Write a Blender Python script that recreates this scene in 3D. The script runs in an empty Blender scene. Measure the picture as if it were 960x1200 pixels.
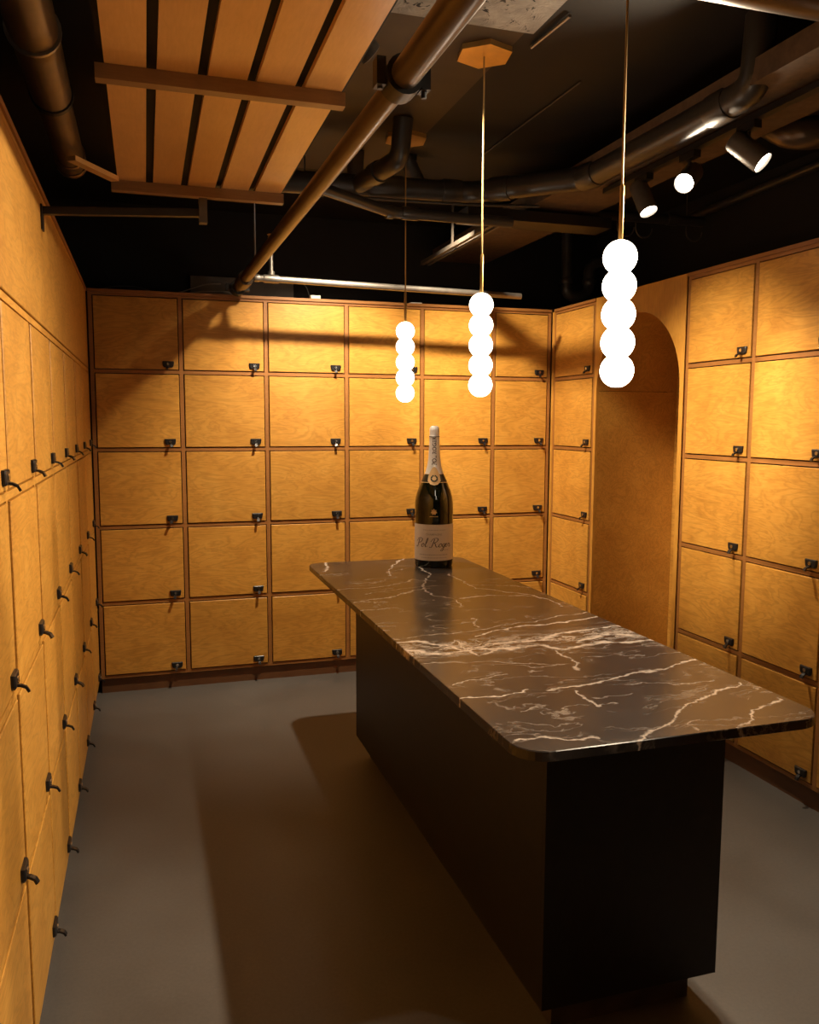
import bpy, bmesh, math, random
from mathutils import Vector, Matrix
random.seed(7)
S = bpy.context.scene
COL = S.collection
PI = math.pi

# ------------------------------------------------------------------ camera
FPX, YAW, PITCH, ROLL = 985.28, 0.303106, 0.107308, 0.00337
CAM = Vector((0.3094, -5.3392, 1.67))
cy, sy, cp, sp = math.cos(YAW), math.sin(YAW), math.cos(PITCH), math.sin(PITCH)
F = Vector((sy*cp, cy*cp, -sp)); R = Vector((cy, -sy, 0)); U = R.cross(F)
cr, sr = math.cos(ROLL), math.sin(ROLL)
R, U = cr*R + sr*U, -sr*R + cr*U
cam = bpy.data.cameras.new('camera'); cam.sensor_fit = 'HORIZONTAL'; cam.sensor_width = 36
cam.lens = FPX/960*36; cam.clip_start = 0.02
co = bpy.data.objects.new('camera', cam); COL.objects.link(co)
co.matrix_world = Matrix(((R.x, U.x, -F.x, CAM.x), (R.y, U.y, -F.y, CAM.y), (R.z, U.z, -F.z, CAM.z), (0, 0, 0, 1)))
S.camera = co

# ------------------------------------------------------------------ world, exposure
w = bpy.data.worlds.new('world'); S.world = w; w.use_nodes = True
w.node_tree.nodes['Background'].inputs[0].default_value = (1, .8, .6, 1)
w.node_tree.nodes['Background'].inputs[1].default_value = 0.004
S.view_settings.view_transform = 'Standard'; S.view_settings.look = 'None'
S.view_settings.exposure = 0.0; S.view_settings.gamma = 1.0; S.view_settings.use_curve_mapping = False

WARM = (1.0, .80, .56)
GLOBE_STRENGTH = 8.0
def spot(loc, target, energy, angle=70, blend=.6, radius=.03, color=WARM):
    l = bpy.data.lights.new('spot_beam', 'SPOT'); l.energy = energy; l.color = color
    l.spot_size = math.radians(angle); l.spot_blend = blend; l.shadow_soft_size = radius
    o = bpy.data.objects.new('spot_beam', l); COL.objects.link(o); o.location = loc
    o.rotation_euler = (Vector(target)-Vector(loc)).to_track_quat('-Z', 'Y').to_euler()
    return o

# ------------------------------------------------------------------ materials
class NT:
    def __init__(s, name):
        s.m = bpy.data.materials.new(name); s.m.use_nodes = True; s.t = s.m.node_tree
        s.b = s.t.nodes['Principled BSDF']
    def n(s, typ, **kw):
        x = s.t.nodes.new(typ)
        for k, v in kw.items(): setattr(x, k, v)
        return x
    def l(s, a, b): s.t.links.new(a, b)
    def math(s, op, a, b=None, clamp=False):
        x = s.n('ShaderNodeMath', operation=op, use_clamp=clamp)
        for i, v in enumerate((a, b)):
            if v is None: continue
            if isinstance(v, (int, float)): x.inputs[i].default_value = v
            else: s.l(v, x.inputs[i])
        return x.outputs[0]
    def vmath(s, op, a, b=None):
        x = s.n('ShaderNodeVectorMath', operation=op)
        for i, v in enumerate((a, b)):
            if v is None: continue
            if isinstance(v, (tuple, list)): x.inputs[i].default_value = v
            else: s.l(v, x.inputs[i])
        return x
    def noise(s, vec, scale, detail=4, rough=.55, dist=0):
        x = s.n('ShaderNodeTexNoise'); s.l(vec, x.inputs['Vector'])
        x.inputs['Scale'].default_value = scale; x.inputs['Detail'].default_value = detail
        x.inputs['Roughness'].default_value = rough; x.inputs['Distortion'].default_value = dist
        return x.outputs['Fac']
    def ramp(s, fac, stops):
        x = s.n('ShaderNodeValToRGB'); s.l(fac, x.inputs[0]); e = x.color_ramp.elements
        while len(e) > 1: e.remove(e[-1])
        e[0].position, e[0].color = stops[0][0], (*stops[0][1], 1)
        for p, c in stops[1:]:
            k = e.new(p); k.color = (*c, 1)
        return x.outputs[0]
    def mix(s, fac, a, b, mode='MIX'):
        x = s.n('ShaderNodeMix', data_type='RGBA', blend_type=mode)
        for i, v in ((0, fac), (6, a), (7, b)):
            if isinstance(v, (int, float)): x.inputs[i].default_value = v
            elif isinstance(v, tuple): x.inputs[i].default_value = (*v, 1)
            else: s.l(v, x.inputs[i])
        return x.outputs[2]
    def bump(s, h, strength, dist=.002):
        x = s.n('ShaderNodeBump'); x.inputs['Strength'].default_value = strength
        x.inputs['Distance'].default_value = dist; s.l(h, x.inputs['Height']); s.l(x.outputs[0], s.b.inputs['Normal'])

def plain(name, col, rough=.5, metal=0, spec=.5, var=0, scale=20, bump=0):
    k = NT(name); k.b.inputs['Roughness'].default_value = rough; k.b.inputs['Metallic'].default_value = metal
    k.b.inputs['Specular IOR Level'].default_value = spec
    tc = k.n('ShaderNodeTexCoord')
    f = k.noise(tc.outputs['Object'], scale, 5)
    lo = tuple(c*(1-var) for c in col); hi = tuple(min(1, c*(1+var)) for c in col)
    k.l(k.ramp(f, [(.3, lo), (.7, hi)]), k.b.inputs['Base Color'])
    if bump: k.bump(f, bump)
    return k.m

def plywood(name, dark, mid, light, rough=.42, grain_axis=0, lines=.25):
    k = NT(name); k.b.inputs['Roughness'].default_value = rough
    tc = k.n('ShaderNodeTexCoord'); oi = k.n('ShaderNodeObjectInfo')
    off = k.n('ShaderNodeCombineXYZ')
    k.l(k.math('MULTIPLY', oi.outputs['Random'], 37.0), off.inputs[0])
    k.l(k.math('MULTIPLY', oi.outputs['Random'], 91.0), off.inputs[2])
    p = k.vmath('ADD', tc.outputs['Object'], off.outputs[0]).outputs[0]
    st = [3.2, 3.2, 3.2]
    st = [2.0 if i == grain_axis else 7.5 for i in range(3)]
    ps = k.vmath('MULTIPLY', p, tuple(st)).outputs[0]
    big = k.noise(ps, 1.15, 4, .55, .9)
    rings = k.math('PINGPONG', k.math('MULTIPLY', big, 10.0), .5)          # contour lines of the rotary cut
    line = k.math('SUBTRACT', 1.0, k.math('MULTIPLY', rings, 3.2, clamp=True), clamp=True)
    fs = k.vmath('MULTIPLY', p, tuple(14 if i == grain_axis else 130 for i in range(3))).outputs[0]
    fine = k.noise(fs, 1.0, 4, .6)
    blot = k.noise(p, 4.5, 3, .6)
    base = k.ramp(k.math('ADD', k.math('MULTIPLY', fine, .5), k.math('MULTIPLY', blot, .5)), [(.3, dark), (.5, mid), (.72, light)])
    base = k.mix(k.math('MULTIPLY', line, lines), base, tuple(c*.62 for c in dark))
    tone = k.math('ADD', .90, k.math('MULTIPLY', oi.outputs['Random'], .18))
    x = k.n('ShaderNodeCombineColor')
    for i in range(3): k.l(tone, x.inputs[i])
    k.l(k.mix(1.0, base, x.outputs[0], 'MULTIPLY'), k.b.inputs['Base Color'])
    k.bump(fine, .12, .001)
    return k.m

M = {}
M['ply'] = plywood('honey_plywood', (.46, .205, .032), (.60, .295, .050), (.72, .39, .080), lines=.34)
M['ply_v'] = plywood('upright_plywood', (.46, .205, .032), (.60, .295, .050), (.72, .39, .080), grain_axis=2, lines=.14)
M['edge'] = plywood('plywood_edge', (.26, .105, .026), (.33, .14, .034), (.40, .175, .045), rough=.5, lines=.1)
M['plinth'] = plywood('plinth_wood', (.10, .042, .016), (.13, .055, .02), (.16, .07, .026), rough=.5, lines=.1)
M['slat'] = plywood('slat_laminate', (.68, .37, .12), (.74, .42, .145), (.80, .47, .17), rough=.3, grain_axis=1, lines=.06)
M['batten'] = plywood('shaded_batten_wood', (.26, .15, .07), (.31, .18, .085), (.36, .21, .10), rough=.35, lines=.08)  # grey-brown tone carries the shade on the batten fronts
M['carcass'] = plain('carcass_gap_shade', (.03, .014, .006), .8, var=.2)  # dark colour stands in for shade in the gaps round the doors
M['black_paint'] = plain('black_paint', (.0055, .005, .0048), .75, var=.25, scale=6, bump=.2)
M['ceiling_paint'] = plain('ceiling_paint', (.0085, .0068, .0055), .7, var=.35, scale=4, bump=.2)
M['ceiling_board'] = plain('ceiling_board', (.043, .027, .014), .55, var=.3, scale=5)
M['beam_paint'] = plain('beam_paint', (.10, .062, .034), .7, var=.3, scale=30, bump=.3)
M['black_pipe'] = plain('black_pipe', (.035, .031, .027), .36, spec=.6, var=.2, scale=9)
M['brown_pipe'] = plain('bronze_pipe', (.095, .066, .043), .32, metal=.5, var=.2, scale=9)
M['duct'] = plain('duct_metal', (.20, .125, .06), .38, metal=.5, var=.2, scale=9)
M['silver'] = plain('galvanised_steel', (.45, .42, .38), .35, metal=.9, var=.15)
M['black_metal'] = plain('black_metal', (.012, .011, .011), .4, var=.2)
M['grey_metal'] = plain('grey_metal', (.10, .085, .07), .45, metal=.3, var=.2)
M['lock'] = plain('black_plastic', (.012, .011, .012), .35, var=.1)
M['chrome'] = plain('chrome', (.75, .74, .72), .2, metal=1)
M['brass'] = plain('brass', (.72, .46, .15), .34, metal=.75, var=.1)
M['cord'] = plain('brass_rod', (.62, .42, .17), .4, metal=.5)
M['body'] = plain('black_stained_wood', (.010, .0085, .0075), .45, var=.3, scale=25)
M['toe'] = plain('dark_brown_kick', (.075, .056, .045), .5, var=.3, scale=12)
M['white'] = plain('white_plastic', (.75, .74, .7), .5)
M['cable'] = plain('black_cable', (.03, .03, .03), .5)
M['pale_cable'] = plain('pale_cable', (.32, .30, .27), .5)
M['greyboard'] = plain('grey_board', (.17, .165, .155), .8, var=.2, scale=10)

def glow(name, col, s):
    k = NT(name); k.b.inputs['Base Color'].default_value = (.9, .88, .85, 1)
    k.b.inputs['Emission Color'].default_value = (*col, 1); k.b.inputs['Emission Strength'].default_value = s
    k.b.inputs['Roughness'].default_value = .3
    return k.m
M['globe'] = glow('opal_glass', (1, .86, .68), GLOBE_STRENGTH)
M['lens'] = glow('lit_lens', (1, .9, .75), 14)

def concrete():
    k = NT('chipped_concrete'); k.b.inputs['Roughness'].default_value = .85
    tc = k.n('ShaderNodeTexCoord')
    a = k.noise(tc.outputs['Object'], 9, 6, .6); b = k.noise(tc.outputs['Object'], 14, 3, .7, 1.2)
    c = k.ramp(a, [(.3, (.22, .20, .175)), (.6, (.40, .37, .33)), (.8, (.5, .46, .42))])
    chip = k.ramp(b, [(.60, (0, 0, 0)), (.64, (1, 1, 1))])
    k.l(k.mix(chip, c, (.02, .017, .014)), k.b.inputs['Base Color']); k.bump(b, .5, .01)
    return k.m
M['concrete'] = concrete()

def floor_mat():
    k = NT('grey_brown_floor'); k.b.inputs['Roughness'].default_value = .5
    tc = k.n('ShaderNodeTexCoord'); p = tc.outputs['Object']
    f = k.noise(p, 90, 4, .7); g = k.noise(p, 1.6, 4, .6)
    c = k.ramp(k.math('ADD', k.math('MULTIPLY', f, .4), k.math('MULTIPLY', g, .6)), [(.3, (.078, .072, .066)), (.5, (.104, .097, .090)), (.7, (.132, .124, .116))])
    v = k.n('ShaderNodeTexVoronoi'); v.inputs['Scale'].default_value = 2.2; k.l(p, v.inputs['Vector'])
    speck = k.ramp(v.outputs['Distance'], [(.012, (1, 1, 1)), (.02, (0, 0, 0))])
    k.l(k.mix(k.math('MULTIPLY', speck, .5), c, (.5, .45, .4)), k.b.inputs['Base Color'])
    r = k.ramp(g, [(.3, (.42, .42, .42)), (.7, (.58, .58, .58))]); k.l(r, k.b.inputs['Roughness'])
    k.bump(f, .08, .001)
    return k.m
M['floor'] = floor_mat()

VEINS = [  # (strength, width, points on the slab)
 (.75, .0045, [(1.199, -2.5), (1.407, -2.472), (1.64, -2.417), (1.898, -2.344), (2.036, -2.305)]),
 (1.0, .009, [(1.43, -2.544), (1.514, -2.504), (1.617, -2.467), (1.773, -2.442), (1.982, -2.4), (2.094, -2.355)]),
 (1.0, .013, [(1.14, -2.54), (1.243, -2.563), (1.326, -2.69), (1.463, -2.665), (1.659, -2.65), (1.832, -2.572), (2.04, -2.561)]),
 (1.0, .016, [(1.14, -2.65), (1.242, -2.73), (1.384, -2.699), (1.488, -2.74), (1.602, -2.718), (1.666, -2.80), (1.818, -2.76), (2.04, -2.77)]),
 (1.0, .022, [(1.75, -2.72), (1.929, -2.654), (2.04, -2.73)]),
 (.8, .008, [(1.214, -2.649), (1.339, -2.567), (1.352, -2.779), (1.511, -2.703)]),
 (.7, .006, [(1.633, -2.80), (1.633, -2.874), (1.597, -3.016)]),
 (.9, .005, [(1.495, -3.224), (1.477, -3.342), (1.549, -3.326)]),
 (1.0, .008, [(1.397, -3.178), (1.521, -3.182), (1.662, -3.129), (1.805, -3.098), (1.895, -3.086), (2.03, -3.032)]),
 (.95, .006, [(1.13, -3.176), (1.243, -3.18), (1.368, -3.153)]),
 (1.0, .006, [(1.44, -3.60), (1.518, -3.537), (1.647, -3.492), (1.716, -3.414), (1.833, -3.35), (1.951, -3.312), (2.006, -3.277)]),
 (1.0, .006, [(1.74, -3.60), (1.862, -3.515), (1.965, -3.467), (2.01, -3.435)]),
 (.8, .006, [(1.147, -3.51), (1.232, -3.512), (1.365, -3.556)]),
 (.6, .004, [(1.618, -3.60), (1.636, -3.548), (1.699, -3.514)]),
 (.9, .007, [(1.692, -.774), (1.526, -1.105), (1.477, -1.273)]),
 (.85, .007, [(1.702, -1.074), (1.674, -1.33), (1.573, -1.537), (1.534, -1.656), (1.533, -1.818), (1.6, -1.914), (1.572, -2.05)]),
 (.6, .005, [(1.536, -2.268), (1.493, -2.402)]),
 (.8, .007, [(1.774, -1.334), (1.776, -1.727), (1.87, -1.80), (1.973, -1.947), (1.988, -2.173)]),
 (.7, .007, [(1.14, -1.566), (1.386, -1.548), (1.559, -1.418), (1.646, -1.49)]),
 (.8, .008, [(1.14, -1.855), (1.311, -1.81), (1.476, -1.68), (1.561, -1.664)]),
 (.8, .006, [(1.14, -2.026), (1.276, -2.013)]),
 (.9, .009, [(1.249, -.798), (1.185, -1.085)]),
 (.5, .003, [(1.14, -2.813), (1.372, -2.869), (1.575, -2.96)]),
 (.55, .004, [(1.173, -3.052), (1.367, -3.004)]),
 (.8, .009, [(1.628, -1.903), (1.762, -1.866), (1.968, -1.965)]),
 (.7, .004, [(1.658, -3.207), (1.758, -3.211), (1.817, -3.255)]),
 (.75, .005, [(1.793, -3.247), (1.947, -3.242)]),
 (.45, .004, [(1.25, -3.338), (1.341, -3.308)]),
 (.45, .004, [(1.513, -3.285), (1.631, -3.273)]),
 (.6, .006, [(1.25, -1.70), (1.45, -1.62), (1.62, -1.60)]),
 (.6, .006, [(1.78, -1.62), (1.95, -1.70), (2.03, -1.78)])]
def marble():
    k = NT('black_marble'); k.b.inputs['Roughness'].default_value = .24; k.b.inputs['Specular IOR Level'].default_value = .48
    tc = k.n('ShaderNodeTexCoord'); p0 = tc.outputs['Object']
    n1 = k.n('ShaderNodeTexNoise'); n1.inputs['Scale'].default_value = 9; n1.inputs['Detail'].default_value = 5; k.l(p0, n1.inputs['Vector'])
    d = k.vmath('SUBTRACT', n1.outputs['Color'], (.5, .5, .5)).outputs[0]
    d = k.vmath('MULTIPLY', d, (.10, .10, 0)).outputs[0]
    n2 = k.n('ShaderNodeTexNoise'); n2.inputs['Scale'].default_value = 45; n2.inputs['Detail'].default_value = 4; k.l(p0, n2.inputs['Vector'])
    d2 = k.vmath('MULTIPLY', k.vmath('SUBTRACT', n2.outputs['Color'], (.5, .5, .5)).outputs[0], (.022, .022, 0)).outputs[0]
    p = k.vmath('ADD', k.vmath('ADD', p0, d).outputs[0], d2).outputs[0]
    p = k.vmath('MULTIPLY', p, (1, 1, 0)).outputs[0]
    nv = k.noise(p0, 16, 4, .65)
    wid = k.math('MULTIPLY', k.math('SUBTRACT', nv, .22, clamp=True), 2.3)                # the veins swell and thin out
    total = None
    for st, wd, pts in VEINS:
        dm = None
        for a, b in zip(pts, pts[1:]):
            ax, ay = a; bx, by = b; dx, dy = bx-ax, by-ay; L2 = dx*dx+dy*dy
            q = k.vmath('SUBTRACT', p, (ax, ay, 0)).outputs[0]
            h = k.math('MULTIPLY', k.vmath('DOT_PRODUCT', q, (dx, dy, 0)).outputs['Value'], 1/L2, clamp=True)
            sc = k.n('ShaderNodeVectorMath', operation='SCALE'); sc.inputs[0].default_value = (dx, dy, 0); k.l(h, sc.inputs['Scale'])
            dist = k.vmath('LENGTH', k.vmath('SUBTRACT', q, sc.outputs[0]).outputs[0]).outputs['Value']
            dm = dist if dm is None else k.math('MINIMUM', dm, dist)
        v = k.math('DIVIDE', dm, k.math('MULTIPLY', wid, wd*1.3))
        v = k.math('MULTIPLY', k.math('SUBTRACT', 1.25, v, clamp=True), st)
        total = v if total is None else k.math('MAXIMUM', total, v)
        sc = k.n('ShaderNodeVectorMath', operation='SCALE'); sc.inputs[0].default_value = (1e-7, 1e-7, 0); k.l(total, sc.inputs['Scale'])
        p = k.vmath('ADD', p, sc.outputs[0]).outputs[0]                     # one vein after the other, to keep the shader small
    brk = k.math('MULTIPLY', k.math('SUBTRACT', k.noise(p0, 26, 4, .6), .28, clamp=True), 4.5, clamp=True)   # worn, broken veins
    total = k.math('MULTIPLY', total, brk)
    sx = k.n('ShaderNodeSeparateXYZ'); k.l(p0, sx.inputs[0])
    zc = k.math('ABSOLUTE', k.math('ADD', k.math('ADD', sx.outputs[1], 2.69), k.math('MULTIPLY', sx.outputs[0], -.02)))
    zone = k.math('SUBTRACT', 1.0, k.math('DIVIDE', zc, .13), clamp=True)
    tn = k.noise(k.vmath('MULTIPLY', p, (9, 22, 1)).outputs[0], 1.0, 5, .6, .8)
    cloud = k.math('SUBTRACT', 1.0, k.math('MULTIPLY', k.math('ABSOLUTE', k.math('SUBTRACT', tn, .5)), 16), clamp=True)
    total = k.math('MAXIMUM', total, k.math('MULTIPLY', k.math('MULTIPLY', cloud, zone), .85))
    # hairline veins everywhere, mostly across the slab
    pv = k.vmath('MULTIPLY', p, (2.2, 8.0, 1)).outputs[0]
    nb = k.noise(pv, 1.1, 5, .55, .5)
    hair = k.math('SUBTRACT', 1.0, k.math('MULTIPLY', k.math('ABSOLUTE', k.math('SUBTRACT', nb, .5)), 60), clamp=True)
    mask = k.math('MULTIPLY', k.math('SUBTRACT', k.noise(p0, 5, 3), .40, clamp=True), 3.5, clamp=True)
    hair = k.math('MULTIPLY', k.math('MULTIPLY', hair, mask), .5)
    total = k.math('MAXIMUM', total, hair)
    base = k.ramp(k.noise(p0, 7, 6, .6), [(.3, (.020, .0165, .0155)), (.6, (.034, .029, .027)), (.8, (.052, .045, .042))])
    k.l(k.mix(total, base, (.60, .53, .46)), k.b.inputs['Base Color'])
    return k.m
M['marble'] = marble()
def glass_dark():
    k = NT('dark_green_glass'); k.b.inputs['Base Color'].default_value = (.006, .008, .003, 1)
    k.b.inputs['Roughness'].default_value = .08; k.b.inputs['Coat Weight'].default_value = .5; k.b.inputs['Coat Roughness'].default_value = .05
    return k.m
M['glass'] = glass_dark()
M['paper'] = plain('cream_paper', (.72, .64, .54), .6, var=.03)
M['foil'] = plain('white_foil', (.74, .72, .68), .32, metal=.15, var=.05, scale=60, bump=.3)
M['gold'] = plain('gold_foil', (.78, .52, .24), .35, metal=.35)
M['ink'] = plain('brown_ink', (.06, .045, .035), .6)
M['paleink'] = plain('pale_grey_ink', (.42, .36, .30), .6)
M['band'] = plain('black_band', (.02, .018, .012), .4)

# ------------------------------------------------------------------ mesh helpers
class MB:
    def __init__(s): s.v = []; s.f = []
    def add(s, v, f):
        o = len(s.v); s.v += [tuple(x) for x in v]; s.f += [tuple(i+o for i in q) for q in f]; return s
    def box(s, x0, x1, y0, y1, z0, z1):
        v = [(x, y, z) for z in (z0, z1) for y in (y0, y1) for x in (x0, x1)]
        return s.add(v, [(0, 2, 3, 1), (4, 5, 7, 6), (0, 1, 5, 4), (2, 6, 7, 3), (0, 4, 6, 2), (1, 3, 7, 5)])
    def cbox(s, x0, x1, y0, y1, z0, z1, c=.002):
        """box with a chamfer round the front (low y) face"""
        v = [(x0, y1, z0), (x1, y1, z0), (x1, y1, z1), (x0, y1, z1), (x0, y0+c, z0), (x1, y0+c, z0), (x1, y0+c, z1), (x0, y0+c, z1),
             (x0+c, y0, z0+c), (x1-c, y0, z0+c), (x1-c, y0, z1-c), (x0+c, y0, z1-c)]
        f = [(0, 3, 2, 1), (8, 9, 10, 11)]
        for i in range(4):
            j = (i+1) % 4; f += [(i, j, 4+j, 4+i), (4+i, 4+j, 8+j, 8+i)]
        return s.add(v, f)
    def tube(s, pts, r, seg=16, caps=True):
        P = [Vector(p) for p in pts]; n = len(P)
        rr = r if isinstance(r, (list, tuple)) else [r]*n
        t0 = (P[1]-P[0]).normalized(); a = t0.orthogonal().normalized(); v = []
        for i in range(n):
            t = (P[min(i+1, n-1)]-P[max(i-1, 0)])
            t = t.normalized() if t.length > 1e-9 else t0
            a = (a - t*a.dot(t)).normalized(); b = t.cross(a)
            for k in range(seg):
                q = 2*PI*k/seg; v.append(P[i]+rr[i]*(math.cos(q)*a+math.sin(q)*b))
        f = [(i*seg+k, i*seg+(k+1) % seg, (i+1)*seg+(k+1) % seg, (i+1)*seg+k) for i in range(n-1) for k in range(seg)]
        if caps: f += [tuple(range(seg-1, -1, -1)), tuple((n-1)*seg+k for k in range(seg))]
        return s.add(v, f)
    def lathe(s, prof, seg=32, c=(0, 0, 0)):
        v = [(c[0]+r*math.cos(2*PI*k/seg), c[1]+r*math.sin(2*PI*k/seg), c[2]+z) for r, z in prof for k in range(seg)]
        n = len(prof)
        f = [(i*seg+k, i*seg+(k+1) % seg, (i+1)*seg+(k+1) % seg, (i+1)*seg+k) for i in range(n-1) for k in range(seg)]
        f += [tuple(range(seg-1, -1, -1)), tuple((n-1)*seg+k for k in range(seg))]
        return s.add(v, f)
    def prism(s, poly, z0, z1):
        n = len(poly)
        return s.add([(x, y, z0) for x, y in poly]+[(x, y, z1) for x, y in poly],
                     [tuple(range(n-1, -1, -1)), tuple(range(n, 2*n))]+[(i, (i+1) % n, n+(i+1) % n, n+i) for i in range(n)])
    def strap(s, path, wdt, th):
        """strip of width wdt along x swept along a (y, z) path"""
        P = [Vector((0, a, b)) for a, b in path]; v = []
        for i, p in enumerate(P):
            t = (P[min(i+1, len(P)-1)]-P[max(i-1, 0)]).normalized(); nn = Vector((0, -t.z, t.y))
            for sx, sn in ((-1, -1), (1, -1), (1, 1), (-1, 1)): v.append(p+Vector((sx*wdt/2, 0, 0))+nn*sn*th/2)
        n = len(P)
        f = [(i*4+k, i*4+(k+1) % 4, i*4+4+(k+1) % 4, i*4+4+k) for i in range(n-1) for k in range(4)]
        f += [(3, 2, 1, 0), tuple((n-1)*4+k for k in range(4))]
        return s.add(v, f)
    def mesh(s, name, smooth=False):
        me = bpy.data.meshes.new(name); me.from_pydata(s.v, [], s.f)
        bm = bmesh.new(); bm.from_mesh(me); bmesh.ops.recalc_face_normals(bm, faces=bm.faces); bm.to_mesh(me); bm.free()
        if smooth:
            for q in me.polygons: q.use_smooth = True
            try: me.set_sharp_from_angle(angle=math.radians(38))
            except Exception: pass
        return me
    def obj(s, name, mat, parent=None, smooth=False, loc=None, rot=None):
        return link(name, s.mesh(name, smooth), mat, parent, loc, rot)
def link(name, me, mat, parent=None, loc=None, rot=None):
    o = bpy.data.objects.new(name, me); COL.objects.link(o)
    if mat and not me.materials: me.materials.append(M[mat] if isinstance(mat, str) else mat)
    if parent: o.parent = parent
    if loc: o.location = loc
    if rot: o.rotation_euler = rot
    return o
def tag(o, label=None, cat=None, group=None, kind=None):
    for k, v in (('label', label), ('category', cat), ('group', group), ('kind', kind)):
        if v: o[k] = v
    return o
def thing(name, label, cat, loc=(0, 0, 0), rz=0, group=None):
    o = bpy.data.objects.new(name, None); COL.objects.link(o); o.empty_display_size = .05
    o.location = loc; o.rotation_euler = (0, 0, rz); return tag(o, label, cat, group)
def struct(o, label, cat='wall'): return tag(o, label, cat, None, 'structure')
def arc(c, r, a0, a1, n, ax=(1, 0, 0), ay=(0, 0, 1)):
    c, ax, ay = Vector(c), Vector(ax), Vector(ay)
    return [c+r*(math.cos(a0+(a1-a0)*i/n)*ax+math.sin(a0+(a1-a0)*i/n)*ay) for i in range(n+1)]
def fillet(pts, r, n=6):
    """round the inner corners of a polyline"""
    P = [Vector(p) for p in pts]; out = [P[0]]
    for i in range(1, len(P)-1):
        a, b, c = P[i-1], P[i], P[i+1]; d1 = (a-b).normalized(); d2 = (c-b).normalized()
        q = min(r, (a-b).length*.48, (c-b).length*.48)
        s0, s1 = b+d1*q, b+d2*q
        for k in range(n+1):
            t = k/n; out.append((1-t)**2*s0+2*t*(1-t)*b+t*t*s1)
    out.append(P[-1]); return out

# ------------------------------------------------------------------ room shell
W = 3.01; CZ = 3.06
struct(MB().box(-.6, 3.75, -7.1, .65, -.08, 0).obj('floor', 'floor'), 'grey brown speckled concrete floor of the locker room', 'floor')
struct(MB().box(-.6, 3.75, -7.1, .65, CZ, CZ+.1).obj('ceiling', 'ceiling_paint'), 'dark painted ceiling above the pipes', 'ceiling')
struct(MB().box(-.6, 3.75, .55, .65, 0, CZ).obj('wall_back', 'black_paint'), 'black painted wall above the far lockers')
struct(MB().box(-.6, -.5, -7.1, .55, 0, CZ).obj('wall_left', 'black_paint'), 'black painted wall above the left lockers')
struct(MB().box(3.65, 3.75, -7.1, .55, 0, CZ).obj('wall_right', 'black_paint'), 'black painted wall above the right lockers')
struct(MB().box(-.5, 3.65, -7.1, -7.0, 0, CZ).obj('wall_front', 'black_paint'), 'black painted wall behind the viewer')
# ceiling beams
struct(MB().box(2.32, 2.72, -6.9, .55, 2.82, 2.90).obj('trim_1', 'beam_paint'), 'brown ceiling beam running to the back wall', 'beam')
struct(MB().box(-.5, 1.66, -3.35, -2.47, 3.035, CZ).obj('trim_2', 'concrete'), 'pale chipped concrete strip across the ceiling', 'beam')

struct(MB().box(.6, 1.64, -2.465, -.6, 3.048, CZ).obj('trim_3', 'ceiling_board'), 'brown ceiling board around the lamp canopies', 'ceiling board')
# ------------------------------------------------------------------ locker banks
ROWS = [2.412, 1.961, 1.494, 1.025, .558, .101]
SW, RW, GAP = .022, .019, .0058
plate_me = None
def lock_meshes():
    p = MB()
    pts = [(-.033, .019), (.033, .019), (.0345, .011), (.031, -.011), (.024, -.0175), (-.024, -.0175), (-.031, -.011), (-.0345, .011)]
    n = len(pts)
    v = [(x, 0, z) for x, z in pts]+[(x*.97, -.007, z*.97) for x, z in pts]+[(x*.82, -.010, z*.8) for x, z in pts]
    f = [tuple(range(n)), tuple(range(3*n-1, 2*n-1, -1))]
    for k in (0, 1): f += [(k*n+i, k*n+(i+1) % n, k*n+n+(i+1) % n, k*n+n+i) for i in range(n)]
    p.add(v, f)
    c = MB().tube([(0, -.008, .002), (0, -.0135, .002)], .0085, 12)
    t = MB().strap([(-.007, -.012), (-.017, -.0135), (-.028, -.019), (-.034, -.030)], .0155, .006)
    return p.mesh('lock_plate'), c.mesh('lock_cylinder', True), t.mesh('pull_tab')
PLATE, CYL, TAB = lock_meshes()
_door = {}
def door_mesh(wd, ht):
    key = (round(wd, 4), round(ht, 4))
    if key not in _door: _door[key] = MB().cbox(-wd/2, wd/2, 0, .018, -ht/2, ht/2).mesh('door')
    return _door[key]
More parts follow.
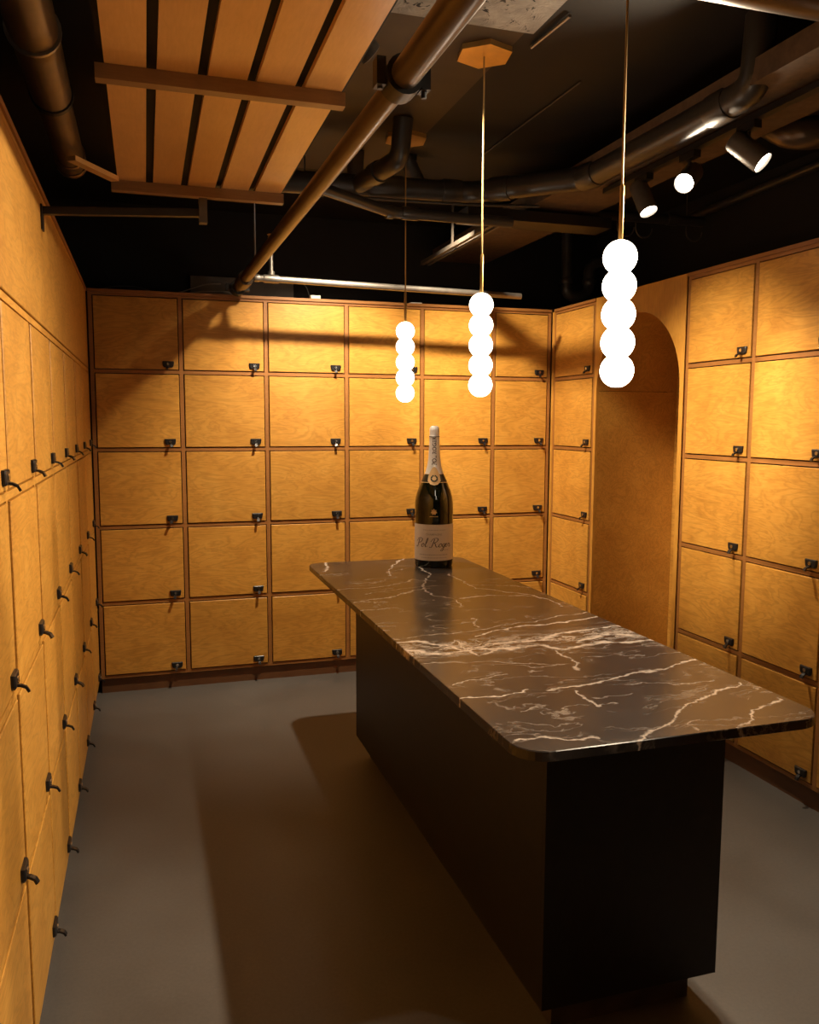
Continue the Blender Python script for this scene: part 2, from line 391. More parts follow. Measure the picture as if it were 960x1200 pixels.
def bank(label, loc, rz, xs, plain_top=False, depth=.46, grain='ply', end_left=True):
    t = thing('locker_bank', label, 'lockers', loc, rz, 'plywood locker banks')
    x0, x1 = xs[0]-SW/2, xs[-1]+SW/2
    MB().box(x0+.002, x1-.002, .0205, depth, .085, ROWS[0]+.006).obj('carcass', 'carcass', t)
    MB().box(x0+.002, x1-.002, .022, depth-.02, 0, .0845).obj('plinth', 'plinth', t)
    MB().box(x0, x1, -.004, depth+.01, ROWS[0]+.0065, ROWS[0]+.024).obj('top_board', 'edge', t)
    me_s = MB().box(-SW/2, SW/2, 0, .0145, ROWS[5]-RW/2, ROWS[0]+.006).mesh('stile')
    for i, x in enumerate(xs):
        if plain_top and 0 < i < len(xs)-1:
            MB().box(-SW/2, SW/2, 0, .0145, ROWS[5]-RW/2, ROWS[1]).obj('stile', 'edge' if grain == 'ply' else 'ply_v', t, loc=(x, .0055, 0))
        else: link('stile', me_s, 'edge' if grain == 'ply' else 'ply_v', t, (x, .0055 if grain == 'ply' else .002, 0))
    for z in ROWS:
        MB().box(x0, x1, .006 if grain == 'ply' else .0025, .0200, z-RW/2, min(z+RW/2, ROWS[0]+.006)).obj('rail', 'edge' if grain == 'ply' else 'ply', t)
    for r in range(5):
        za, zb = ROWS[r+1]+RW/2+GAP, ROWS[r]-RW/2-GAP
        if r == 0 and plain_top:
            xa, xb = xs[0]+SW/2+GAP, xs[-1]-SW/2-GAP
            link('fascia_panel', door_mesh(xb-xa, zb-za), 'ply', t, ((xa+xb)/2, 0, (za+zb)/2)); continue
        for i in range(len(xs)-1):
            xa, xb = xs[i]+SW/2+GAP, xs[i+1]-SW/2-GAP
            if xb-xa < .2:
                link('filler_strip', door_mesh(xb-xa, zb-za), 'ply', t, ((xa+xb)/2, 0, (za+zb)/2)); continue
            me = door_mesh(xb-xa, zb-za)
            d = link('door', me, 'ply', t, ((xa+xb)/2, random.uniform(-.0012, .0012), (za+zb)/2))
            lx, lz = (xb-xa)/2-.056, -(zb-za)/2+.031
            j = random.uniform(-.004, .004)
            link('lock_plate', PLATE, 'lock', d, (lx+j, -.0002, lz)); link('lock_cylinder', CYL, 'chrome', d, (lx+j, 0, lz))
            link('pull_tab', TAB, 'lock', d, (lx+j, 0, lz), (0, random.uniform(-.12, .12), random.uniform(-.25, .25)))
    return t
bank('plywood locker bank across the far wall behind the island', (0, 0, 0), 0, [.018, .5265, 1.0398, 1.5539, 2.0653, 2.5753, 2.990])
ys = [-5.27+.52*i for i in range(11)]+[-.016]
bank('plywood locker bank along the left wall with a plain top panel', (0, 0, 0), PI/2, ys, plain_top=True, grain='side')
nb = bank('narrow single-column plywood locker bank between far corner and archway', (W, 0, 0), -PI/2, [.036, .572])
MB().box(.003, .026, -.003, .02, .09, ROWS[0]+.0062).obj('corner_post', 'ply_v', nb)
bank('plywood locker bank on the right wall nearer than the archway', (W, 0, 0), -PI/2, [1.53+.506*i for i in range(8)])

# archway: flat plywood panel with a round-headed opening, lined passage behind
A0, A1, SPR = .615, 1.478, 1.862       # along the wall (local x), spring height
AR = (A1-A0)/2; AC = (A0+A1)/2
arch = thing('wall_archway', None, None, (W, 0, 0), -PI/2); struct(arch, 'plywood arched doorway in the right wall lined with plywood', 'archway')
NA = 40
ol = [(A0, 0)]+[(AC-AR*math.cos(PI*i/NA), SPR+AR*math.sin(PI*i/NA)) for i in range(NA+1)]+[(A1, 0)]
fx0, fx1, ftop = .588, 1.514, ROWS[0]+.024
def outer(p):
    x, z = p
    if z <= SPR: return (fx0 if x < AC else fx1, z)
    k = (x-AC)/AR; return (AC+k*(fx1-fx0)/2 + ((fx0+fx1)/2-AC), ftop)
v = []; f = []
OUT = [outer(p) for p in ol]
for (a, b) in zip(ol, OUT):
    v += [(a[0], 0, a[1]), (b[0], 0, b[1]), (a[0], .018, a[1]), (b[0], .018, b[1])]
# top corners of the panel stay square
for i in range(len(ol)-1):
    q = 4*i; f += [(q, q+4, q+5, q+1), (q+2, q+3, q+7, q+6), (q, q+2, q+6, q+4)]
MB().add(v, f).obj('arch_panel', 'ply_v', arch)
cm = MB()
for s_, xe in ((0, fx0), (1, fx1)):
    i = 1 if s_ == 0 else len(ol)-2
    xi = OUT[i+1 if s_ == 0 else i-1][0]
    cm.add([(xe, 0, SPR), (xi, 0, ftop), (xe, 0, ftop)], [(0, 1, 2)])
cm.obj('arch_panel_corner', 'ply_v', arch)
PD = .58
MB().box(A0-.018, A0, .0185, PD, 0, SPR).obj('jamb_lining', 'ply', arch)
MB().box(A1, A1+.018, .0185, PD, 0, SPR).obj('jamb_lining', 'ply', arch)
v = []; f = []
for i in range(NA+1):
    c_, s_ = -math.cos(PI*i/NA), math.sin(PI*i/NA)
    for rr in (AR, AR+.012):
        for yy in (.0185, PD): v.append((AC+rr*c_, yy, SPR+.003+rr*s_))
for i in range(NA):
    q = 4*i; f += [(q, q+1, q+5, q+4), (q+2, q+6, q+7, q+3), (q, q+4, q+6, q+2), (q+1, q+3, q+7, q+5)]
MB().add(v, f).obj('vault_lining', 'ply', arch, smooth=True)
MB().box(A0-.1, A1+.1, PD+.002, PD+.02, 0, ftop).obj('end_panel', 'ply', arch)

# ------------------------------------------------------------------ island
isl = thing('island_cabinet', 'black stained island cabinet under the marble top', 'island', (1.5575, -2.40, 0))
bx0, bx1, by0, by1, bz0, bz1 = -.2775, .2735, -1.04, 1.05, .095, .862
MB().box(bx0, bx1, by1-.018, by1, bz0, bz1).obj('end_panel', 'body', isl)
MB().box(bx0, bx1, by0, by0+.018, bz0, bz1).obj('end_panel', 'body', isl)
MB().box(bx0, bx0+.018, by0+.0185, by1-.0185, bz0, bz1).obj('side_panel', 'body', isl)
MB().box(bx1-.018, bx1, by0+.0185, by1-.0185, bz0, bz1).obj('side_panel', 'body', isl)
MB().box(bx0+.0185, bx1-.0185, by0+.0185, by1-.0185, bz0, bz0+.018).obj('bottom_panel', 'body', isl)
MB().box(bx0+.055, bx1-.055, by0+.05, by1-.06, 0, bz0-.0005).obj('toe_kick', 'toe', isl)
def rrect(x0, x1, y0, y1, r, n=8):
    out = []
    for cx_, cy_, a in ((x1-r, y1-r, 0), (x0+r, y1-r, PI/2), (x0+r, y0+r, PI), (x1-r, y0+r, 3*PI/2)):
        out += [(cx_+r*math.cos(a+PI/2*i/n), cy_+r*math.sin(a+PI/2*i/n)) for i in range(n+1)]
    return out
TX0, TX1, TY0, TY1, TZ = 1.136, 2.032, -3.60, -.80, .89
top = MB(); po = rrect(TX0, TX1, TY0, TY1, .085); n = len(po)
cxm, cym = (TX0+TX1)/2, (TY0+TY1)/2
def ins(p, d): return (p[0]-d*(1 if p[0] > cxm else -1), p[1]-d*(1 if p[1] > cym else -1))
rings = [([ins(p, .003) for p in po], TZ-.0275), (po, TZ-.0255), (po, TZ-.002), ([ins(p, .002) for p in po], TZ)]
v = [(x, y, z) for r_, z in rings for x, y in r_]
f = [tuple(range(n-1, -1, -1)), tuple(3*n+i for i in range(n))]
for k in range(3): f += [(k*n+i, k*n+(i+1) % n, k*n+n+(i+1) % n, k*n+n+i) for i in range(n)]
tag(top.add(v, f).obj('marble_countertop', 'marble'), 'dark marble countertop with white veins and rounded corners on the island', 'countertop')

# ------------------------------------------------------------------ champagne bottle
BX, BY, BZ = 1.79, -1.05, TZ
bot = thing('champagne_bottle', 'giant champagne bottle with cream label and white neck foil on the marble', 'bottle', (BX, BY, BZ+.0005), math.atan2(CAM.x-BX, -(CAM.y-BY)))
# local -y looks to the viewer side
prof = [(.060, .004), (.085, 0), (.100, .004), (.1035, .012), (.1035, .33), (.1025, .352), (.099, .375), (.0935, .397), (.086, .418), (.077, .440),
        (.0675, .460), (.0575, .482), (.0475, .505), (.040, .528), (.0345, .552), (.031, .580), (.028, .62), (.0262, .66), (.0255, .70), (.0255, .735), (.018, .742)]
MB().lathe(prof, 48).obj('glass_body', 'glass', bot, True)
def prof_r(z):
    for (r0, z0), (r1, z1) in zip(prof[3:], prof[4:]):
        if z0 <= z <= z1: return r0+(r1-r0)*(z-z0)/max(1e-6, z1-z0)
    return prof[-1][0]
def shell(z0, z1, off, a0=-PI, a1=PI, nz=8, na=48, wav=None):
    """curved sheet on the bottle; angle 0 looks at the viewer"""
    v = []; f = []
    for i in range(nz+1):
        for k in range(na+1):
            a = a0+(a1-a0)*k/na; zz0 = z0+(wav(a) if wav else 0); z = zz0+(z1-zz0)*i/nz
            r = prof_r(z)+off; v.append((r*math.sin(a), -r*math.cos(a), z))
    f = [(i*(na+1)+k, i*(na+1)+k+1, (i+1)*(na+1)+k+1, (i+1)*(na+1)+k) for i in range(nz) for k in range(na)]
    return MB().add(v, f)
cap = [(.0345, .545)]
capsule = [(prof_r(z)+.0016, z) for z in (.501, .515, .545, .570, .60, .64, .68, .692)]+[(.0275, .695), (.0290, .699), (.0275, .703), (.0262, .708), (.0268, .728), (.0268, .738), (.0245, .748), (.019, .754), (.010, .757)]
MB().lathe(capsule, 40).obj('foil_capsule', 'foil', bot, True)
MB().lathe([(.0288, .6975), (.0302, .6995), (.0288, .7015)], 32).obj('wire_ring', 'grey_metal', bot, True)
lab = shell(.040, .234, .0010, -1.75, 1.75).obj('front_label', 'paper', bot, True); lab['label'] = 'cream paper front label'
shell(.455, .500, .0012, nz=4).obj('neck_band', 'band', bot, True)
shell(.4545, .4575, .0016, nz=1).obj('gold_line', 'gold', bot, True); shell(.4985, .5010, .0016, nz=1).obj('gold_line', 'gold', bot, True)
# wrapped flat print
def wrap(pts2, faces, z0, off, parent, name, mat):
    v = []
    for x, z in pts2:
        r = prof_r(z0+z)+off; a = x/max(.02, prof_r(z0)); v.append((r*math.sin(a), -r*math.cos(a), z0+z))
    return MB().add(v, faces).obj(name, mat, parent)
def ellipse(rx, rz, n=28, pt=0):
    p = [(0, 0)]+[(rx*math.sin(2*PI*i/n)*(1+(pt if i % 2 else 0)), rz*math.cos(2*PI*i/n)*(1+(pt if i % 2 else 0))) for i in range(n)]
    return p, [(0, 1+i, 1+(i+1) % n) for i in range(n)]
sh = [(0, 0)]+[(-.004+.004, .052)]+[(.012, .046), (.021, .030), (.026, .008), (.024, -.014), (.012, -.029), (0, -.033), (-.012, -.029), (-.024, -.014), (-.026, .008), (-.021, .030), (-.012, .046)]
med = wrap([(x*1.3, z*1.15+.002) for x, z in sh], [(0, 1+i, 1+(i+1) % 12) for i in range(12)], .478, .0034, bot, 'neck_medallion', 'gold'); med['label'] = 'gold neck medallion'
wrap(*ellipse(.0185, .0185), .478, .0041, med, 'medallion_disc', 'band')
wrap(*ellipse(.0145, .0145, 16, -.4), .478, .0048, med, 'medallion_rosette', 'gold')
em = [(0, 0)]+[(.018*math.sin(a)*q, .018*math.cos(a)*q) for a, q in [(2*PI*i/14, 1.0 if i % 2 == 0 else .66) for i in range(14)]]
crest = wrap(em, [(0, 1+i, 1+(i+1) % 14) for i in range(14)], .302, .0012, bot, 'gold_crest', 'gold')
wrap([(-.022+.0055*i, z) for z in (-.003, .001) for i in range(9)], [(i, i+1, i+10, i+9) for i in range(8)], .278, .0012, crest, 'crest_line', 'gold')
def text2d(txt, size):
    cu = bpy.data.curves.new('lettering', 'FONT'); cu.body = txt; cu.size = size; cu.align_x = 'CENTER'; cu.align_y = 'CENTER'; cu.resolution_u = 3; cu.offset = size*.018
    o = bpy.data.objects.new('lettering', cu); COL.objects.link(o)
    dg = bpy.context.evaluated_depsgraph_get(); me = bpy.data.meshes.new_from_object(o.evaluated_get(dg))
    r = [(q.co.x, q.co.y) for q in me.vertices], [tuple(p.vertices) for p in me.polygons]
    bpy.data.objects.remove(o); bpy.data.curves.remove(cu); bpy.data.meshes.remove(me)
    return r
p2, fc = text2d('POL ROGER', .028)
capo = [o for o in bot.children if o.name.startswith('foil_capsule')][0]
wrap([(-y+.001, x) for x, y in p2], fc, .622, .0024, capo, 'neck_lettering', 'ink')
p2, fc = text2d('CHAMPAGNE', .0145); wrap(p2, fc, .181, .0016, lab, 'small_lettering', 'paleink')
def catmull(pts, n=7):
    P = [pts[0]]+list(pts)+[pts[-1]]; out = []
    for i in range(1, len(P)-2):
        a, b, c, d = P[i-1:i+3]
        for k in range(n):
            t = k/n
            out.append(tuple(.5*((2*b[j])+(-a[j]+c[j])*t+(2*a[j]-5*b[j]+4*c[j]-d[j])*t*t+(-a[j]+3*b[j]-3*c[j]+d[j])*t**3) for j in (0, 1)))
    return out+[pts[-1]]
STROKES = [[(.6, 2.2), (.45, 1.2), (.2, .1), (-.15, -.1), (-.4, .1)], [(-.3, 1.4), (.2, 2.2), (.9, 2.4), (1.5, 2.1), (1.4, 1.5), (.8, 1.1), (.45, 1.2)],
 [(2.0, .9), (1.65, .6), (1.7, .1), (2.0, 0), (2.35, .4), (2.2, .9), (2.05, .85), (2.5, .6)], [(2.6, .3), (3.0, 1.2), (3.15, 2.2), (2.95, 2.3), (2.8, 1.4), (2.75, .3), (2.95, 0), (3.3, .3)],
 [(4.9, 2.2), (4.75, 1.2), (4.5, .1), (4.15, -.1), (3.9, .1)], [(4.0, 1.4), (4.5, 2.2), (5.2, 2.4), (5.8, 2.1), (5.6, 1.5), (5.0, 1.15), (4.8, 1.2)], [(5.1, 1.2), (5.5, .4), (5.9, 0), (6.3, .3)],
 [(6.75, .9), (6.4, .6), (6.45, .1), (6.75, 0), (7.1, .4), (6.95, .9), (6.8, .85), (7.2, .7)],
 [(7.85, .9), (7.45, .8), (7.35, .2), (7.6, .05), (7.9, .5), (8.0, .9), (7.85, -.3), (7.5, -1.0), (7.1, -.9), (7.5, -.3), (8.2, .3)],
 [(8.2, .4), (8.6, .6), (8.65, .9), (8.35, .9), (8.25, .3), (8.5, 0), (8.9, .3)], [(8.9, .3), (9.1, .95), (9.25, .75), (9.55, .85), (9.5, .2), (9.7, 0), (10.1, .35)]]
u = .0203; pv, pf = [], []
for st in STROKES:
    c_ = catmull(st); off = len(pv)
    for i, (x, y) in enumerate(c_):
        a, b = c_[max(i-1, 0)], c_[min(i+1, len(c_)-1)]; dx, dy = b[0]-a[0], b[1]-a[1]; L = math.hypot(dx, dy) or 1
        wd = .045+.065*max(0, -dy/L if dy < 0 else dy/L*.4)
        for s_ in (-1, 1):
            X, Y = x-dy/L*wd*s_, y+dx/L*wd*s_
            pv.append(((X+.22*Y-5.1)*u, (Y-.8)*u))
    pf += [(off+2*i, off+2*i+1, off+2*i+3, off+2*i+2) for i in range(len(c_)-1)]
wrap(pv, pf, .130, .0016, lab, 'script_lettering', 'ink')
for k_, (zc, half, wd) in enumerate([(.205, .060, .0016), (.098, .018, .0018), (.072, .082, .0022), (.056, .070, .0016)]):
    vv, ff = [], []; x = -half
    if k_ == 1: x = .045
    end = half if k_ != 1 else .080
    while x < end:
        l_ = random.uniform(.004, .010); b = len(vv)
        vv += [(x, -wd), (x+l_, -wd), (x+l_, wd), (x, wd)]; ff.append((b, b+1, b+2, b+3)); x += l_+.003
    wrap(vv, ff, zc, .0016, lab, 'fine_print', 'paleink')

# ------------------------------------------------------------------ pendant lamps
def pendant(y, label):
    t = thing('pendant_lamp', label, 'pendant lamp', (1.56, y, 0), 0, 'stacked globe pendants over the island')
    MB().prism([(.108*math.cos(PI*i/3+.35), .108*math.sin(PI*i/3+.35)) for i in range(6)], CZ-.032, CZ-.0125).obj('canopy', 'brass', t)
    MB().tube([(0, 0, 2.30), (0, 0, CZ-.032)], .0034, 8).obj('cord', 'cord', t, True)
    MB().tube([(0, 0, 2.155), (0, 0, 2.305), (0, 0, 2.31)], [.0065, .0065, .003], 12).obj('stem', 'brass', t, True)
    g = MB(); pr = []
    r = .0465
    for i in range(17):
        a = -PI/2+.30+(PI-.60)*i/16; pr.append((r*math.cos(a), r*math.sin(a)))
    me = g.lathe(pr, 32).mesh('globe', True)
    for k in range(5): link('globe', me, 'globe', t, (0, 0, 2.1175-.0765*k))
    return t
pendant(-3.26, 'nearest and largest pendant lamp of five white globes, by the archway')
pendant(-2.26, 'middle pendant lamp of five white globes with full hexagonal canopy in view')
pendant(-1.26, 'farthest and smallest pendant lamp of five white globes, left of the bottle neck')

# ------------------------------------------------------------------ track and spotlights
TXR, TZR = 2.5, 2.795
tr = thing('light_track', 'black light track under the brown ceiling beam', 'light track', (TXR, -2.9, TZR))
MB().box(-.018, .018, -1.9, 1.35, -.012, .012).obj('rail', 'black_metal', tr)
for y in (-1.6, -.2, 1.1): MB().tube([(0, y, .012), (0, y, .026)], .006, 8).obj('hanger', 'black_metal', tr)
def head(base, d, label, energy, angle=75, blend=.6, stem=.07):
    d = Vector(d).normalized(); b = Vector(base)
    t = thing('track_spotlight', label, 'spotlight', tuple(b), 0, 'black track spotlights')
    MB().box(-.017, .017, -.05, .05, -.028, -.0005).obj('adapter', 'black_metal', t)
    piv = Vector((0, 0, -.028-stem))
    MB().tube([(0, 0, -.028), piv], .008, 10).obj('arm', 'black_metal', t, True)
    q = d.to_track_quat('Z', 'Y').to_matrix()
    pr = [(.022, -.076), (.038, -.074), (.042, -.066), (.042, .076), (.039, .078), (.0385, .064)]
    mb = MB().lathe(pr, 28); mb.v = [tuple(q @ Vector(v)+piv) for v in mb.v]; mb.obj('housing', 'grey_metal', t, True)
    ln = MB().lathe([(.038, .066), (.038, .0675), (.026, .0695), (.004, .0705)], 24); ln.v = [tuple(q @ Vector(v)+piv) for v in ln.v]; ln.obj('lens', 'lens', t, True)
    p = b+piv+d*.082
    spot(p, p+d, energy, angle, blend)
    return t
TB = TZR-.0125
head((TXR, -2.58, TB), (.42, -.58, -.66), 'track spotlight nearest the viewer, aimed at the right lockers', 28, 110, 1)
head((TXR, -2.22, TB), (-.66, -.52, -.50), 'track spotlight with its round lit lens facing the viewer', 180, 140, 1)
head((TXR, -1.88, TB), (.12, -.45, -.88), 'farthest track spotlight on the track, hanging lowest in view, aimed down right', 125, 76, 1)
head((TXR, -3.2, TB), (-2.5, .05, -1.45), 'track spotlight out over the near end of the island', 170, 76, .9)
head((TXR, -4.4, TB), (-2.5, .6, -1.4), 'track spotlight at the near end of the track', 180, 76, .9)
head((1.04, -2.36, CZ-.0125), (1.97, .58, -1.40), 'dark ceiling spotlight between slatted panel and hexagonal canopy, aimed right', 480, 41, 1, stem=.03)
head((1.385, -.945, CZ-.0125), (.05, .69, -1.30), 'ceiling spotlight aimed at the far lockers, half hidden by the black drain pipe', 275, 100, 1, stem=.03)
head((1.69, -.93, CZ-.0005), (1.15, .86, -1.42), 'ceiling spotlight behind the drain pipe aimed at the far right corner', 250, 70, 1, stem=.03)

# ------------------------------------------------------------------ slatted ceiling panel
sp_ = thing('slatted_ceiling_panel', 'hanging wooden panel of five long slats with two cross battens', 'ceiling panel', (.588, -2.4, 2.70))
pw = .153
me = MB().box(-.061, .061, -1.9, 1.235, .045, .066).mesh('slat')
for i in range(5): link('slat', me, 'slat', sp_, ((i-2)*pw, 0, 0))
for y in (1.21, -.09, -1.4):
    MB().box(-.395, .38, y-.022, y+.022, 0, .0445).obj('cross_batten', 'batten', sp_)
MB().box(-.385, .385, -1.9, 1.23, .0665, .078).obj('gap_shade_sheet', 'black_paint', sp_)  # added black sheet above the slats, keeps their gaps dark
for x, y in ((.30, 1.18), (-.3, 1.18), (.3, -.1), (-.3, -.1), (.3, -1.4), (-.3, -1.4)):
    MB().tube([(x, y, .0785), (x, y, CZ-2.70-(.026 if y < 0 else 0))], .004, 8).obj('hanger_rod', 'black_metal', sp_)

# ------------------------------------------------------------------ pipes
def pipe(name, label, pts, r, mat, collars=(), bend=.08, cat='pipe', seg=20, group=None):
    t = thing(name, label, cat, tuple(pts[0]), 0, group)
    o = Vector(pts[0]); P = [Vector(p)-o for p in pts]
    MB().tube(fillet(P, bend) if len(P) > 2 else P, r, seg).obj('pipe_run', mat, t, True)
    for (a, b, rr) in collars:
        a, b = Vector(a)-o, Vector(b)-o
        MB().tube([a, a+(b-a)*.1, a+(b-a)*.9, b], [rr*.96, rr, rr, rr*.96], seg).obj('coupling', mat, t, True)
    return t
sprink = pipe('sprinkler_pipe', 'long bronze-brown sprinkler pipe slanting in view to the far lockers', [(.93, -6.9, 2.5), (.93, -3.27, 2.5), (.862, -.07, 2.465)], .031, 'brown_pipe',
     [((.93, -6.8, 2.5), (.93, -3.28, 2.5), .0375), ((.8725, -.46, 2.469), (.868, -.27, 2.467), .044)], bend=.02)
cl = MB(); cl.tube([(.93, -3.315, 2.5), (.93, -3.245, 2.5)], .048, 20); cl.box(.862, .885, -3.30, -3.26, 2.475, 2.54); cl.box(.975, .998, -3.30, -3.26, 2.475, 2.525)
cl.tube([(.875, -3.28, 2.47), (.875, -3.28, 2.545)], .007, 8); cl.tube([(.987, -3.28, 2.46), (.987, -3.28, 2.54)], .007, 8)
c_ = cl.obj('pipe_clamp', 'black_metal', sprink, True); c_.matrix_parent_inverse = Matrix.Translation((-.93, 6.9, -2.5))
ef = MB(); ef.tube([(.862, -.14, 2.4655), (.861, -.06, 2.465)], .046, 14); ef.tube([(.80, -.10, 2.462), (.925, -.10, 2.468)], .012, 10); ef.box(.79, .812, -.125, -.075, 2.445, 2.485); ef.box(.905, .93, -.125, -.075, 2.445, 2.50)
e_ = ef.obj('end_fitting', 'black_metal', sprink, True); e_.matrix_parent_inverse = Matrix.Translation((-.93, 6.9, -2.5))
c_ = MB().tube([(.905, -.6, 2.50), (.905, -.6, CZ-.012)], .005, 8).obj('hanger_rod', 'silver', sprink); c_.matrix_parent_inverse = Matrix.Translation((-.93, 6.9, -2.5))

cd = pipe('sprinkler_branch_pipe', 'thin silver sprinkler branch pipe just above the far lockers', [(.935, -.36, 2.486), (2.60, -.36, 2.459)], .0185, 'silver',
     [((.982, -.36, 2.485), (1.07, -.36, 2.484), .0235), ((.93, -.36, 2.486), (.958, -.36, 2.486), .0215)])
def child(mb, name, mat, parent, smooth=True):
    o = mb.obj(name, mat, parent, smooth); o.matrix_parent_inverse = Matrix.Translation(-Vector(parent.location)); return o
RX, RY = 1.026, -.36
child(MB().tube([(RX, RY, 2.499), (RX, RY, 2.68)], .0125, 14), 'riser', 'silver', cd)
child(MB().tube([(RX, RY, 2.506), (RX, RY, 2.527)], .0195, 14), 'riser_coupling', 'silver', cd)
sh_ = MB(); sh_.tube([(RX, RY, 2.675), (RX, RY, 2.70)], .010, 12); sh_.tube(arc((RX, RY, 2.714), .0135, -PI/2, 3*PI/2, 16), .004, 8); sh_.tube([(RX, RY, 2.731), (RX, RY, 2.735)], .0195, 14)
child(sh_, 'sprinkler_head', 'brass', cd)

DZ = 2.85
drain = pipe('drain_pipe', 'thick black drain pipe crossing under the ceiling and bending toward the viewer',
     [(.55, -1.0, DZ), (1.95, -1.12, DZ), (2.36, -1.62, DZ-.02), (2.36, -2.78, DZ-.03), (2.36, -2.80, CZ)], .055, 'black_pipe',
     [((1.18, -1.054, DZ), (1.27, -1.062, DZ), .062), ((1.42, -1.075, DZ), (1.60, -1.09, DZ), .061), ((1.80, -1.107, DZ), (1.90, -1.116, DZ), .062), ((2.03, -1.218, DZ-.004), (2.10, -1.303, DZ-.008), .061),
      ((2.345, -1.60, DZ-.02), (2.36, -1.72, DZ-.02), .062), ((2.36, -2.55, DZ-.03), (2.36, -2.66, DZ-.03), .061)], bend=.07)
child(MB().tube(fillet([(1.36, -1.068, DZ), (1.465, -1.47, 2.875), (1.475, -1.50, CZ-.012)], .05), .046, 18), 'wye_branch', 'black_pipe', drain)
child(MB().tube([(1.405, -1.24, 2.861), (1.42, -1.30, 2.864)], .053, 18), 'branch_coupling', 'black_pipe', drain)
child(MB().tube([(1.10, -1.05, DZ+.05), (1.10, -1.05, CZ)], .004, 8), 'hanger_rod', 'silver', drain)
pipe('small_drain_pipe', 'slimmer black pipe with collar hanging just below the thick drain pipe', [(1.05, -1.60, 2.685), (1.456, -1.36, 2.662), (2.08, -1.37, 2.657)], .026, 'black_pipe',
     [((1.43, -1.366, 2.662), (1.465, -1.36, 2.662), .032), ((1.51, -1.361, 2.662), (1.59, -1.362, 2.662), .032)], bend=.05)
tag(MB().tube(fillet([(1.18, -1.10, 2.782), (1.5, -1.12, 2.782), (1.9, -1.20, 2.77), (2.28, -1.26, 2.775)], .1), .008, 8).obj('power_cable', 'cable', None, True), 'black cable slung below the thick drain pipe', 'cable')
tag(MB().box(1.95, 2.80, -1.10, -.92, 2.735, 2.792).obj('cable_duct', 'black_metal'), 'dark flat duct crossing below the brown beam', 'duct')
# strut channel beside the beam
st_ = thing('strut_channel', 'dark metal strut rails beside the brown beam near the back wall', 'strut', (2.07, -.55, 2.70))
MB().box(-.012, .012, -.58, .58, -.012, .012).obj('rail', 'grey_metal', st_); MB().box(.035, .05, -.58, .58, -.012, .012).obj('rail', 'grey_metal', st_)
MB().box(-.004, .004, .0, .02, .012, CZ-2.70).obj('hanger', 'grey_metal', st_)

duct = pipe('round_duct', 'bronze round duct along the ceiling above the left lockers', [(.03, -6.5, 2.80), (.03, -1.22, 2.80), (.03, -1.19, 2.80)], .060, 'duct',
     [((.03, -1.24, 2.80), (.03, -1.20, 2.80), .066), ((.03, -1.36, 2.80), (.03, -1.31, 2.80), .066), ((.03, -6.4, 2.80), (.03, -2.05, 2.80), .070)], seg=24, cat='duct')
child(MB().tube([(.03, -2.56, 2.80), (.03, -2.545, 2.80)], .079, 24), 'clamp_band', 'silver', duct)
child(MB().tube([(.03, -2.06, 2.80), (.03, -2.03, 2.80)], .073, 24), 'rubber_seal', 'black_metal', duct)
pl = MB().box(-.02, .02, -.15, .15, -.02, .0).obj('wooden_batten', 'slat', None, False, (.135, -1.48, 2.72), (0, 0, -.55)); tag(pl, 'short wooden batten between the round duct and slatted panel', 'batten')
rs = thing('wall_bracket', 'black metal bar bracket sticking out from the left lockers near their top', 'bracket', (0, -2.24, 2.345))
v0 = MB().box(.003, .51, -.012, .012, 0, .025); v0.v = [(x, y, z+x*.058) for x, y, z in v0.v]; v0.obj('bar', 'black_metal', rs)
MB().box(.508, .535, -.018, .018, .008, .090).obj('end_clamp', 'grey_metal', rs)
MB().box(.0005, .006, -.025, .025, -.05, .03).obj('wall_plate', 'black_metal', rs)

pipe('supply_pipe', 'fat brown-grey pipe along the ceiling in the top right corner', [(1.69, -3.19, 2.93), (3.64, -3.19, 2.93)], .070, 'brown_pipe', [((2.9, -3.19, 2.93), (3.0, -3.19, 2.93), .078)])
pipe('bent_pipe', 'dark pipe bend hanging above the right lockers', [(3.64, -2.62, 2.90), (2.98, -2.55, 2.83), (2.80, -2.48, 2.80), (2.80, -2.30, 2.92), (2.80, -2.30, CZ)], .062, 'brown_pipe', bend=.12)
cpipe = pipe('cross_pipe', 'dark pipe with loop hangers above the archway', [(2.80, -.95, 2.845), (3.50, -.95, 2.85)], .028, 'black_pipe', [((3.25, -.95, 2.85), (3.32, -.95, 2.85), .034)])
for x in (2.98, 3.10, 3.44):
    child(MB().tube(arc((x, -.95, 2.79), .055, -PI, 0, 14, (1, 0, 0), (0, 0, 1)), .004, 6), 'loop_hanger', 'grey_metal', cpipe)
    child(MB().tube([(x-.055, -.95, 2.79), (x-.055, -.95, CZ)], .003, 6), 'hanger_rod', 'grey_metal', cpipe)
pipe('sloping_pipe', 'slim dark pipe running above the right lockers toward the viewer', [(3.57, -.7, 2.93), (3.57, -2.4, 2.97)], .024, 'black_pipe')
trap = pipe('trap_pipe', 'black U-bend waste pipe above the far right corner', [(3.24, .25, CZ), (3.24, .25, 2.60), (3.31, .25, 2.565), (3.42, .25, 2.60), (3.42, .25, 2.80), (3.60, .25, 2.86)], .042, 'black_pipe',
     [((3.24, .25, 2.66), (3.24, .25, 2.70), .05), ((3.42, .25, 2.66), (3.42, .25, 2.70), .05)], bend=.06)
pipe('ceiling_conduit', 'short steel conduit on the ceiling beside the concrete strip', [(1.735, -2.60, 3.05), (1.715, -2.34, 3.05)], .006, 'silver')
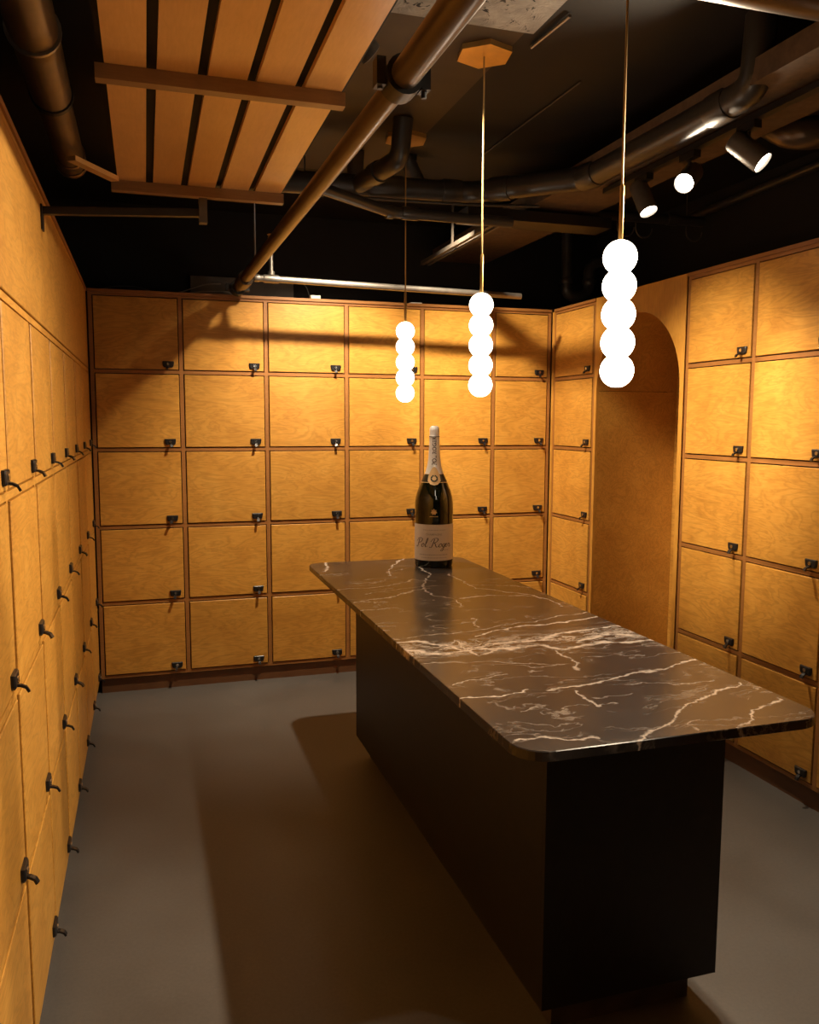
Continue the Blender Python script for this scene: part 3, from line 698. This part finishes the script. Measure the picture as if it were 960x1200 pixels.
pipe('ceiling_conduit', 'black conduit on the ceiling between the two visible canopies', [(1.36, -2.30, 3.03), (1.36, -1.45, 3.03)], .016, 'black_pipe')
pipe('ceiling_conduit', 'thin conduit on the ceiling left of the thick bent drain', [(2.05, -2.1, 3.054), (2.03, -1.1, 3.054)], .0035, 'grey_metal')

# ------------------------------------------------------------------ small things on top of the far lockers
TOPZ = ROWS[0]+.0245
for x, lb in ((1.362, 'small white plastic box with cable on the far lockers, third column'), (2.035, 'small pale flat plug on the far lockers, between lamp cords')):
    s_ = thing('sensor_box', lb, 'sensor', (x, .05, TOPZ))
    if x < 2:
        MB().cbox(-.032, .032, -.02, .03, 0, .026, .006).obj('casing', 'white', s_)
        MB().tube(fillet([(-.02, .03, .015), (-.02, .07, .02), (-.035, .10, .09), (-.06, .12, .12)], .03), .003, 6).obj('cable', 'cable', s_)
    else: MB().cbox(-.038, .038, -.015, .03, 0, .012, .003).obj('casing', 'white', s_)
tag(MB().box(.62, 1.30, .50, .53, TOPZ-.02, 2.62).obj('grey_board', 'greyboard'), 'grey board leaning on the wall behind the sprinkler branch', 'board')
for i, (pts, lb) in enumerate([
   ([(.05, .12, TOPZ+.005), (.15, .2, TOPZ+.05), (.30, .22, TOPZ+.055), (.42, .2, TOPZ+.005)], 'looped black cable on the far lockers, in the left corner'),
   ([(.40, .12, TOPZ+.005), (.52, .2, TOPZ+.02), (.70, .28, TOPZ+.10), (.80, .34, TOPZ+.115)], 'grey cable rising from the far lockers beside the corner loop'),
   ([(.55, .1, TOPZ+.005), (.66, .2, TOPZ+.04), (.84, .22, TOPZ+.05), (.88, .24, TOPZ+.02)], 'grey cable curling behind the sprinkler pipe end'),
   ([(.02, .08, TOPZ+.006), (.08, .1, TOPZ+.012), (.20, .08, TOPZ+.006)], 'flat pale cable lying in the corner of the far lockers')]):
    tag(MB().tube(fillet(pts, .06), .0035, 6).obj('loose_cable', 'cable' if i == 0 else 'pale_cable', None, True), lb, 'cable', 'loose cables on the far lockers')
